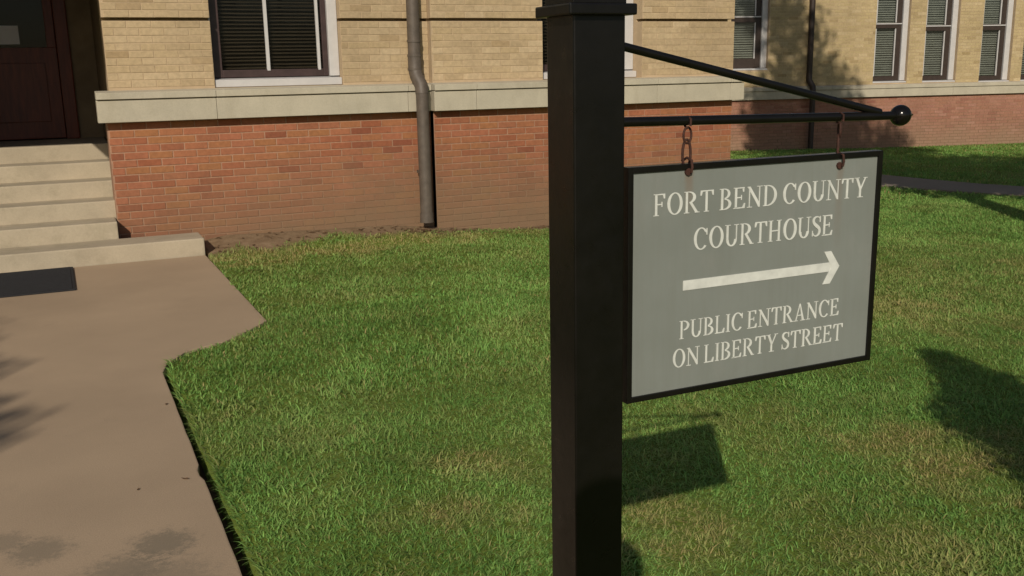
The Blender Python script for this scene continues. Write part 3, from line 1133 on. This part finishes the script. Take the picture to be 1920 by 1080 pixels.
def glyph(ch):
    if ch == 'I':
        return stem(.09), .32
    if ch == 'F':
        return stem(.09) + [rect(.1, .945, .56, 1), [(.50, .78), (.56, .78), (.56, 1), (.45, .96)], rect(.2, .49, .43, .545), rect(.39, .40, .43, .635)], .62
    if ch == 'E':
        return stem(.09) + [rect(.1, .945, .57, 1), [(.51, .78), (.57, .78), (.57, 1), (.46, .96)], rect(.2, .49, .45, .545), rect(.41, .40, .45, .635),
                            rect(.1, 0, .60, .055), [(.48, .04), (.60, 0), (.63, .24), (.575, .24)]], .67
    if ch == 'L':
        return stem(.09) + [rect(.1, 0, .58, .055), [(.46, .04), (.58, 0), (.62, .26), (.56, .26)]], .65
    if ch == 'T':
        return stem(.285, top=False) + [rect(.02, .945, .685, 1), [(.02, .76), (.075, .76), (.14, .96), (.02, 1)], [(.63, .76), (.685, .76), (.685, 1), (.565, .96)]], .72
    if ch == 'H':
        return stem(.09) + stem(.56) + [rect(.2, .475, .6, .53)], .80
    if ch == 'N':
        return [rect(.12, 0, .12 + TN, 1), rect(.02, 0, .29, SH), [(.03, 1), (.18, 1), (.70, 0), (.64, 0)], [(.03, 1), (.03, .958), (.14, .958), (.18, 1)],
                [(.18, 1), (.705, .16), (.705, 0), (.62, 0), (.10, .96)], rect(.65, 0, .65 + TN, 1), rect(.54, 1 - SH, .82, 1)], .83
    if ch == 'U':
        return [rect(.09, .3, .09 + TT, 1), rect(.015, 1 - SH, .30, 1), rect(.60, .3, .60 + TN, 1), rect(.50, 1 - SH, .76, 1),
                ring(.372, .31, .282, .325, .15, .262, 180, 362)], .77
    if ch == 'O':
        return [ring(.40, .5, .375, .515, .235, .462, 0, 360, 40)], .80
    if ch == 'C':
        return [ring(.40, .5, .375, .515, .235, .462, 42, 318, 34), rect(.665, .66, .715, .96), [(.60, .80), (.70, .70), (.70, .88), (.645, .90)]], .76
    if ch == 'D':
        return stem(.09) + [ring(.26, .5, .49, .5, .345, .445, -90, 90)], .80
    if ch == 'P':
        return stem(.09) + [ring(.26, .73, .345, .27, .205, .216, -90, 90, 18)], .64
    if ch == 'R':
        return stem(.09) + [ring(.26, .73, .33, .27, .19, .216, -90, 90, 18), [(.26, .49), (.40, .49), (.72, 0), (.57, 0)], rect(.55, 0, .78, SH)], .76
    if ch == 'B':
        return stem(.09) + [ring(.26, .755, .30, .245, .17, .193, -90, 90, 18), ring(.26, .265, .36, .265, .22, .210, -90, 90, 18)], .68
    if ch == 'Y':
        return [[(.06, 1), (.20, 1), (.42, .46), (.30, .42)], [(.62, 1), (.675, 1), (.42, .42), (.36, .46)], rect(.30, 0, .30 + TT, .47),
                rect(.20, 0, .53, SH), rect(-.01, 1 - SH, .28, 1), rect(.53, 1 - SH, .76, 1)], .74
    if ch == 'A':
        return [[(.10, 0), (.155, 0), (.40, .96), (.36, .985)], [(.36, 1), (.41, 1), (.70, 0), (.55, 0)], rect(.19, .30, .56, .35),
                rect(.0, 0, .26, SH), rect(.45, 0, .79, SH)], .79
    if ch == 'S':
        pts, ws = [], []
        key = [(.49, .80, .05), (.44, .91, .05), (.33, .965, .06), (.20, .94, .08), (.12, .85, .11), (.115, .73, .13), (.18, .62, .15), (.30, .52, .165),
               (.42, .42, .15), (.475, .29, .13), (.455, .15, .11), (.37, .06, .075), (.25, .03, .06), (.14, .08, .05), (.075, .20, .05)]
        n = len(key)
        for i in range(n - 1):
            p0, p1, p2, p3 = key[max(i - 1, 0)], key[i], key[i + 1], key[min(i + 2, n - 1)]
            for s in range(4):
                t = s / 4
                v = [0.5 * ((2 * p1[k]) + (-p0[k] + p2[k]) * t + (2 * p0[k] - 5 * p1[k] + 4 * p2[k] - p3[k]) * t * t + (-p0[k] + 3 * p1[k] - 3 * p2[k] + p3[k]) * t ** 3) for k in range(3)]
                pts.append((v[0], v[1]))
                ws.append(v[2])
        pts.append(key[-1][:2])
        ws.append(key[-1][2])
        return [stroke(pts, ws), rect(.465, .70, .51, .985), rect(.055, .02, .10, .30)], .58
    return [], .23


def lettering(text, xa, xb, zb, ht):
    gl = []
    pen = 0.0
    for ch in text:
        g, w = glyph(ch)
        gl.append((g, pen))
        pen += w + (.035 if ch != ' ' else 0)
    sx = (xb - xa) / (pen - .035)
    m = MB()
    lv = 0
    for g, p in gl:
        for piece in g:
            depth = 0.0006 + 0.00012 * (lv % 7)
            lv += 1
            ya = PFRONT - depth
            yb = PFRONT - 0.00005

            def mp(q):
                return (xa + (p + q[0]) * sx - SC0[0], zb + q[1] * ht - SC0[2])
            if isinstance(piece, tuple):
                Lp = [mp(q) for q in piece[1]]
                Rp = [mp(q) for q in piece[2]]
                s = len(m.v)
                n = len(Lp)
                for y in (ya, yb):
                    for a, b in zip(Lp, Rp):
                        m.v += [(a[0], y, a[1]), (b[0], y, b[1])]
                for i in range(n - 1):
                    a = s + 2 * i
                    m.f.append((a, a + 1, a + 3, a + 2))
                    m.f.append((a, a + 2, a + 2 + 2 * n, a + 2 * n))
                    m.f.append((a + 1, a + 1 + 2 * n, a + 3 + 2 * n, a + 3))
            else:
                m.poly_prism([mp(q) for q in piece], ya, yb, 'y')
    o = m.build('lettering', M['letter'], H)
    return o


lettering('FORT BEND COUNTY', 0.836, 1.274, 1.3685, 0.0345)
lettering('COURTHOUSE', 0.913, 1.203, 1.3075, 0.0355)
lettering('PUBLIC ENTRANCE', 0.889, 1.227, 1.1620, 0.0305)
lettering('ON LIBERTY STREET', 0.877, 1.238, 1.1145, 0.0310)
m = MB()
ya, yb = PFRONT - .0012, PFRONT - .00005


def s2(p):
    return (p[0] - SC0[0], p[1] - SC0[2])


m.poly_prism([s2(p) for p in [(0.8945, 1.2430), (1.207, 1.2430), (1.207, 1.2592), (0.8945, 1.2592)]], ya, yb, 'y')
m.poly_prism([s2(p) for p in [(1.221, 1.2511), (1.201, 1.2790), (1.1855, 1.2790), (1.2035, 1.2511), (1.1855, 1.2215), (1.201, 1.2215)]], ya - .0003, yb, 'y')
m.build('arrow', M['letter'], H)


# --- rusty links: ring on the arm, long shackle through the sign's bolt hole
def oval(cx, cz, rx, rz, tilt, n=22, y=0.0):
    ca, sa = math.cos(tilt), math.sin(tilt)
    return [(cx + rx * math.cos(t) * ca, y + rx * math.cos(t) * sa, cz + rz * math.sin(t)) for t in np.linspace(0, 2 * math.pi, n, endpoint=False)]


for cx, za, zb, tl in ((0.902, 1.5105, 1.4365, 0.25), (1.2115, 1.5055, 1.4285, 1.05)):
    X = cx - SC0[0]
    k = (za - zb) / 0.074
    top = za - SC0[2]
    m = MB()
    m.tube([(X, 0, top - .001), (X, -.0085, top - .004), (X, -.0085, top + .006), (X, 0, top + .0095), (X, .0085, top + .006), (X, .0085, top - .004), (X, .002, top - .0095)], 0.0019, 8)
    m.tube(oval(X, top - .0195 * k, .0092, .0125 * k, tl), 0.0019, 8, close=True)       # hook over the arm and its ring
    m.build('link', M['rust'], H, 0, True)
    m = MB()
    m.tube(oval(X - .001, top - .0485 * k, .0078, .0225 * k, tl - .2), 0.0022, 8, close=True)
    m.build('link', M['rust'], H, 0, True)
    m = MB()
    zb_ = zb - SC0[2]
    m.tube([(X, -.0125, zb_ - .003), (X, -.0150, zb_ + .006), (X, -.013, zb_ + .016), (X, .0, zb_ + .0195), (X, .013, zb_ + .014)], 0.0022, 8)
    m.tube([(X - .003, -.0065, zb_ - .002), (X - .003, -.0105, zb_ - .002)], 0.0060, 8)
    m.build('shackle', M['rust'], H, 0, True)

# ------------------------------------------------------------------ grass
def grass():
    chunks = []
    nb_total = 0
    DRY = [(1.48, 3.58, .30, .55), (1.14, 3.14, .26, .65), (3.22, 2.81, .42, .75), (3.55, 2.75, .35, .6), (5.29, 4.91, .9, .55), (6.4, 6.09, 1.0, .40), (1.91, 2.66, .32, .6),
           (2.87, 3.51, .45, .35), (1.4, 8.75, .42, .7), (1.9, 8.85, .42, .75), (2.5, 8.95, .45, .7), (3.1, 9.05, .45, .75), (3.7, 9.1, .45, .65), (4.4, 9.25, .4, .5), (2.4, 2.3, .5, .5), (2.3, 4.6, .5, .2), (7.5, 5.2, 1.0, .5), (4.4, 5.4, .8, .35)]
    zones = [  # y0, y1, xmax factor, density, length, width, segments
        (1.3, 3.2, 13000, .036, .0046, 2), (3.2, 4.6, 10500, .037, .0050, 2), (4.6, 6.6, 6800, .037, .0062, 1), (6.6, 9.62, 4300, .037, .0082, 1), (9.62, 17.5, 1400, .055, .0130, 1)]
    V, Fq, Ft, TINT, DRYV = [], [], [], [], []
    for (ya, yb, dens, ln, wd, seg) in zones:
        xa, xb = 0.35, 1.42 * yb + 0.7
        n = int((xb - xa) * (yb - ya) * dens)
        x = RNG.uniform(xa, xb, n)
        y = RNG.uniform(ya, yb, n)
        ex = edge_x(y) + gap(y)
        keep = (x > ex + 0.004 - np.where((y > 5.60) & (y < 8.9), .055 * np.clip(noise2(x, y, 44, .07) - .35, 0, 1), 0)) & (x < 1.42 * y + 0.7) & (RNG.random(n) > bare(x, y) * 1.02)
        keep &= ~on_walk(x, y)
        keep &= ~((y > 9.66) & (x < 7.4))
        # the wing's front and the left margin of what can be seen past the block
        keep &= (y < 17.0 - (x - 16.9) * math.tan(AW) - .12)
        keep &= ~((np.abs(x - PC[0]) < hw + .002) & (np.abs(y - PC[1]) < hw + .002))
        thin = noise2(x, y, 40, 0.5) * 0.5 + noise2(x, y, 41, 0.13) * 0.5
        keep &= RNG.random(n) < 0.55 + 0.75 * thin
        x, y = x[keep], y[keep]
        n = len(x)
        if n == 0:
            continue
        z = gz(x, y) - 0.014
        dry = 0.17 * np.clip((noise2(x, y, 31, 0.9) - 0.45) * 3, 0, 1) + 0.16 * np.clip((noise2(x, y, 32, 0.22) - .5) * 3, 0, 1)
        for (cx, cy, r, a) in DRY:
            q = np.hypot(x - cx, (y - cy)) / r + (noise2(x, y, 33, 0.18) - .5) * 1.1 + (noise2(x, y, 34, 0.06) - .5) * .6
            dry = np.maximum(dry, a * np.clip(1.25 - q, 0, 1))
        dry = np.clip(dry + RNG.normal(0, .14, n), 0, 1)
        dry[RNG.random(n) < .035] = RNG.uniform(.5, 1.0)
        tint = np.clip(0.30 + 0.5 * noise2(x, y, 35, 0.35) + RNG.normal(-.05, .22, n), 0, 1)
        # blades comb in slowly turning directions, plus scatter
        az = noise2(x, y, 36, 0.7) * 6.3 + RNG.normal(0, 1.8, n)
        rim = (y < 5.7) & (x - (edge_x(y) + gap(y)) < .035) & (RNG.random(n) < .8)      # turf flopping over the path edge
        az = np.where(rim, math.pi + RNG.normal(0, .7, n), az)
        lean = np.clip(RNG.normal(1.25, .30, n), .3, 1.75)
        clump = 0.65 + 0.6 * noise2(x, y, 37, 0.10)
        L_ = ln * RNG.uniform(.55, 1.35, n) * clump
        L_ *= np.where(RNG.random(n) < .04, 1.7, 1.0)
        # turf is ragged and a little longer along the path edge
        L_ *= np.where(x - (edge_x(y) + gap(y)) < .05, 1.12, 1.0)
        L_ *= np.where(rim, RNG.uniform(1.0, 1.7, n), 1.0)
        w_ = wd * RNG.uniform(.55, 1.3, n) * np.where(noise2(x, y, 46, .16) > .74, 1.35, 1.0)
        fa = az + math.pi / 2 + RNG.normal(0, .5, n)
        sx_, sy_ = np.cos(fa) * w_ / 2, np.sin(fa) * w_ / 2
        hx, hy = np.cos(az), np.sin(az)
        P0 = np.stack([x, y, z], 1)
        side = np.stack([sx_, sy_, np.zeros(n)], 1)
        rows = [P0 - side, P0 + side]
        steps = 2 if seg == 2 else 1
        cur = P0.copy()
        ang = lean * .45
        for s in range(steps):
            d = L_ / (steps + 1)
            cur = cur + np.stack([hx * np.sin(ang) * d, hy * np.sin(ang) * d, np.cos(ang) * d], 1)
            k = 1 - .22 * (s + 1)
            rows += [cur - side * k, cur + side * k]
            ang = ang + lean * .55
        d = L_ / (steps + 1)
        ang = np.minimum(ang, 1.75)
        tip = cur + np.stack([hx * np.sin(ang) * d, hy * np.sin(ang) * d, np.cos(ang) * d], 1)
        tip[:, 2] = np.maximum(tip[:, 2], z + .004)
        rows.append(tip)
        k = len(rows)
        base0 = nb_total
        V.append(np.stack(rows, 1).reshape(-1, 3))
        b = base0 + np.arange(n) * k
        for s in range(steps):
            Fq.append(np.stack([b + 2 * s, b + 2 * s + 1, b + 2 * s + 3, b + 2 * s + 2], 1))
        Ft.append(np.stack([b + k - 3, b + k - 2, b + k - 1], 1))
        TINT.append(np.repeat(tint, k))
        DRYV.append(np.repeat(dry, k))
        nb_total += n * k
    V = np.concatenate(V).astype(np.float32)
    Fq = np.concatenate(Fq)
    Ft = np.concatenate(Ft)
    me = bpy.data.meshes.new('grass')
    me.vertices.add(len(V))
    me.vertices.foreach_set('co', V.ravel())
    nl = Fq.size + Ft.size
    me.loops.add(nl)
    me.loops.foreach_set('vertex_index', np.concatenate([Fq.ravel(), Ft.ravel()]).astype(np.int32))
    me.polygons.add(len(Fq) + len(Ft))
    st = np.concatenate([np.arange(len(Fq)) * 4, Fq.size + np.arange(len(Ft)) * 3]).astype(np.int32)
    me.polygons.foreach_set('loop_start', st)
    me.update(calc_edges=True)
    for nm, arr in (('tint', TINT), ('dry', DRYV)):
        a = me.attributes.new(nm, 'FLOAT', 'POINT')
        a.data.foreach_set('value', np.concatenate(arr).astype(np.float32))
    me.materials.append(M['grass'])
    o = bpy.data.objects.new('grass', me)
    link(o)
    tag(o, 'short mown green lawn grass with straw coloured patches', 'grass', None, 'stuff')
    print('grass verts', len(V), 'faces', len(Fq) + len(Ft))


grass()

# ------------------------------------------------------------------ trees beyond the frame that cast the shade in it
def leaves(name, parent, clumps, leaf, dens, org, seed):
    r = np.random.default_rng(seed)
    P_, S_ = [], []
    for (c, rad) in clumps:
        n = int(dens * rad[0] * rad[2] / (leaf * leaf))
        u = r.normal(size=(n, 3))
        u /= np.linalg.norm(u, axis=1)[:, None]
        t = r.random(n)[:, None] ** 0.45
        P_.append(np.array(c) + u * t * np.array(rad) * (1 + .08 * r.normal(size=(n, 1)) * (t > .8)))
    Pt = np.concatenate(P_) - np.array(org)
    n = len(Pt)
    d = r.normal(size=(n, 3))
    d /= np.linalg.norm(d, axis=1)[:, None]
    e = np.cross(d, r.normal(size=(n, 3)))
    e /= np.linalg.norm(e, axis=1)[:, None]
    l = leaf * r.uniform(.6, 1.3, (n, 1))
    V = np.stack([Pt - d * l * .6, Pt + e * l * .32, Pt + d * l * .6, Pt - e * l * .32], 1).reshape(-1, 3)
    F = (np.arange(n)[:, None] * 4 + np.arange(4)[None, :])
    me = bpy.data.meshes.new(name)
    me.from_pydata(V.tolist(), [], F.tolist())
    me.materials.append(M['leaf'])
    a = me.attributes.new('tint', 'FLOAT', 'POINT')
    a.data.foreach_set('value', np.repeat(r.random(n), 4).astype(np.float32))
    return link(bpy.data.objects.new(name, me), parent)


LH = Vector((math.sin(SUN_AZ), math.cos(SUN_AZ), 0))       # along the light on the ground
LP = Vector((math.cos(SUN_AZ), -math.sin(SUN_AZ), 0))      # across it


def tree(name, label, cat, base, lo, clumps, leaf=.14, dens=1.5, tr=.16, seed=1, group=None):
    """clumps: (across the light, along the light, height, radius), measured from the trunk"""
    t = thing(name, label, cat, base, 0, group)
    bx = Vector(base)
    cl = []
    for (p, s, z, r) in clumps:
        c = bx + LP * p + LH * s + Vector((0, 0, z - bx.z))
        cl.append(((c.x, c.y, c.z), (r, r, r * .85)))
    zt = max(c[2] for c in clumps) * .75
    m = MB()
    m.tube([(0, 0, -0.3), (0.01, 0.02, lo * .5), (-.03, .03, lo), (.02, 0, zt)], [tr * 1.25, tr, tr * .85, tr * .3], 10)
    trunk = m.build('trunk', M['bark'], t, 0, True)
    m = MB()
    for (c, r) in cl:
        e = Vector(c) - bx
        s = Vector((0, 0, min(lo * random.uniform(.85, 1.1), e.z * .8)))
        mid = (s + e) / 2 + Vector((random.uniform(-.15, .15), random.uniform(-.15, .15), .1))
        m.tube([s, mid, e], [tr * .45, tr * .28, tr * .10], 6)
    m.build('limb', M['bark'], t, 0, True)
    leaves('crown', t, cl, leaf, dens, base, seed)
    return t


tree('shade_tree', 'tall broad tree standing right of the lawn, outside the picture', 'tree', (8.9, 5.5, -.2), 2.6,
     [(-1.3, 0, 8.2, .9), (-1.2, .2, 7.4, .9), (.1, 0, 7.7, .9), (1.5, 0, 7.7, .55), (1.8, 0, 7.2, .5), (-.3, 0, 3.1, .8), (1.0, 0, 3.0, .8), (1.7, 0, 4.2, .9), (1.8, 0, 3.2, .8), (-1.5, 0, 10.3, .85), (-.9, .3, 9.4, 1.0), (-.1, 0, 8.5, 1.0), (.7, 0, 7.6, .9), (1.3, .2, 6.9, .75), (-.6, 0, 7.6, 1.35), (-.9, .5, 6.2, 1.3), (.5, -.2, 6.2, 1.2),
      (-.5, 0, 4.9, 1.2), (.8, .2, 4.9, 1.2), (-.4, .2, 3.8, 1.0), (.9, -.2, 3.7, 1.0), (1.6, 0, 5.6, .8)], .17, 26, .2, 3, 'trees behind the camera')
tree('shade_tree', 'wide low tree far right of the lawn, outside the picture', 'tree', (10.5, 3.05, -.2), 2.5,
     [(-1.4, 0, 3.6, 1.0), (-.2, 0, 3.6, 1.0), (1.0, 0, 3.7, 1.0), (2.0, 0, 4.2, 1.0), (-1.0, 0, 5.0, 1.1), (.3, 0, 5.2, 1.2), (1.6, 0, 5.4, 1.2), (-.3, .2, 6.1, 1.0), (.9, 0, 6.2, 1.0), (2.2, 0, 6.1, 1.0),
      (2.9, 0, 5.0, 1.0), (-2.0, 0, 4.4, .9), (.4, 0, 4.4, 1.1), (1.3, 0, 3.0, .8), (-.8, 0, 2.9, .8)], .17, 26, .2, 4, 'trees behind the camera')
tree('holly_shrub', 'tall clipped holly shrub beside the lawn, outside the picture', 'shrub', (2.72, .82, -.06), .5,
     [(-.03, 0, 1.96, .12), (.0, 0, 1.80, .20), (.05, 0, 1.58, .30), (.02, 0, 1.35, .36), (.05, 0, 1.1, .40), (.06, 0, .8, .40), (.08, 0, .5, .36), (-.22, 0, 1.38, .20)], .036, 34, .05, 5)


def streak(p, s, z, n):
    """a leafy twig end pointing right, as (across, along, height, radius) clumps"""
    return [(p - .86 * .085 * k, s - .51 * .085 * k, z, .035 + .016 * k) for k in range(n)]


tree('shade_tree', 'leafy tree left of the path, outside the picture, its twig ends shading the concrete', 'tree', (-5.5, -2.6, 0), 2.2,
     streak(.07, 1.33, 5.0, 8) + streak(.66, .52, 5.0, 8) + streak(.36, .70, 5.0, 6) + streak(.74, .22, 5.0, 5) +
     [(-.75, 1.1, 5.0, .5), (-.35, .2, 5.1, .55), (-1.5, .4, 5.3, 1.0), (-1.3, -.6, 4.4, 1.0), (-2.2, .3, 4.6, .9)], .075, 14, .14, 8, 'trees behind the camera')


# the photographer, whose head and shoulders shade the foot of the post
def person():
    base = Vector((-0.13, -0.24, 0.06))
    t = thing('person', 'person in a blue shirt standing on the path outside the picture, arms raised', 'person', base, -math.radians(28))
    J = {'pelvis': (0, 0, .98), 'spine': (0, -.01, 1.18), 'chest': (0, 0, 1.38), 'neck': (0, .01, 1.56), 'skull': (0, .03, 1.66), 'crown': (0, .03, 1.80),
         'sl': (-.19, 0, 1.49), 'el': (-.27, .08, 1.24), 'wl': (-.13, .20, 1.40), 'hl': (-.10, .225, 1.46),
         'sr': (.19, 0, 1.49), 'er': (.27, .08, 1.24), 'wr': (.13, .20, 1.40), 'hr': (.10, .225, 1.46),
         'pl': (-.10, 0, .92), 'kl': (-.11, .02, .50), 'al': (-.11, -.01, .09), 'tl': (-.12, .14, .03),
         'pr': (.10, 0, .92), 'kr': (.11, .02, .50), 'ar': (.11, -.01, .09), 'tr': (.12, .14, .03)}
    Rr = {'pelvis': .135, 'spine': .125, 'chest': .145, 'neck': .06, 'skull': .085, 'crown': .085, 'sl': .07, 'el': .045, 'wl': .032, 'hl': .036, 'sr': .07, 'er': .045, 'wr': .032, 'hr': .036,
          'pl': .095, 'kl': .06, 'al': .042, 'tl': .035, 'pr': .095, 'kr': .06, 'ar': .042, 'tr': .035}
    E_ = [('pelvis', 'spine'), ('spine', 'chest'), ('chest', 'neck'), ('neck', 'skull'), ('skull', 'crown')]
    for s in 'lr':
        E_ += [('chest', 's' + s), ('s' + s, 'e' + s), ('e' + s, 'w' + s), ('w' + s, 'h' + s), ('pelvis', 'p' + s), ('p' + s, 'k' + s), ('k' + s, 'a' + s), ('a' + s, 't' + s)]
    names = list(J)
    me = bpy.data.meshes.new('body')
    me.from_pydata([J[n] for n in names], [(names.index(a), names.index(b)) for a, b in E_], [])
    me.materials.append(M['shirt'])
    o = bpy.data.objects.new('body', me)
    link(o, t)
    md = o.modifiers.new('skin', 'SKIN')
    for i, n in enumerate(names):
        me.skin_vertices[0].data[i].radius = (Rr[n], Rr[n])
    me.skin_vertices[0].data[0].use_root = True
    sb = o.modifiers.new('sub', 'SUBSURF')
    sb.levels = 2
    sb.render_levels = 2
    prof = [(.001, .12)] + [(.098 * math.sin(a), .115 * math.cos(a)) for a in np.linspace(.2, 1.9, 9)]
    MB().lathe((0, .02, 1.745), prof, 18).build('hair', M['hair'], t, 0, True)


person()

# ------------------------------------------------------------------ dead leaves, twigs and clods along the foot of the wall
def litter():
    m = MB()
    R_ = random.Random(77)
    for k in range(260):
        x = R_.uniform(1.15, 5.2) if k > 50 else 3.39 + R_.gauss(0, .16)
        lim = float(grass_limit(x))
        y = R_.uniform(lim - .16, 9.60) if k > 50 else 9.40 + R_.gauss(0, .07)
        if y > 9.61 or (x > XP and y > 9.53):
            continue
        z = float(gz(x, y)) - .008
        a = R_.uniform(0, 6.28)
        l, w = (R_.uniform(.012, .028), R_.uniform(.006, .014)) if R_.random() < .75 else (R_.uniform(.03, .08), .003)
        ca, sa = math.cos(a), math.sin(a)
        b = len(m.v)
        for (u, v, h) in ((-l, 0, .004), (0, w, R_.uniform(.002, .014)), (l, 0, .006), (0, -w, .003), (0, 0, R_.uniform(.006, .012))):
            m.v.append((x + u * ca - v * sa, y + u * sa + v * ca, z + h))
        m.f += [(b, b + 1, b + 4), (b + 1, b + 2, b + 4), (b + 2, b + 3, b + 4), (b + 3, b, b + 4)]
    tag(m.build('leaf_litter', M['dead_leaf']), 'dead leaves and twigs scattered on bare soil along the red brick base', 'litter', None, 'stuff')


litter()

# ------------------------------------------------------------------ small litter
LL = [(0.33, 3.92, 'dead brown leaf on the path edge'), (0.36, 4.92, 'tiny curled leaf on the path by the lawn corner'), (0.15, 3.90, 'dead brown leaf lying alone on the bare path')]
for i, (x, y, lb) in enumerate(LL):
    a = random.uniform(0, 6)
    ca, sa = math.cos(a), math.sin(a)
    r = .011 - .002 * i
    m = MB()
    for (u, v, zz) in [(-1.6, 0, .2), (-.6, .6, .35), (.5, .5, .2), (1.6, 0, .5), (.5, -.5, .15), (-.6, -.6, .4)]:
        m.v.append((r * (u * ca - v * sa), r * (u * sa + v * ca), .001 + r * zz))
    m.v.append((0, 0, .001))
    m.f += [(6, k, (k + 1) % 6) for k in range(6)]
    n = len(m.v)
    o = m.build('fallen_leaf', M['dead_leaf'])
    o.location = (x, y, .002)
    tag(o, lb, 'leaf', 'dead leaves on the path')
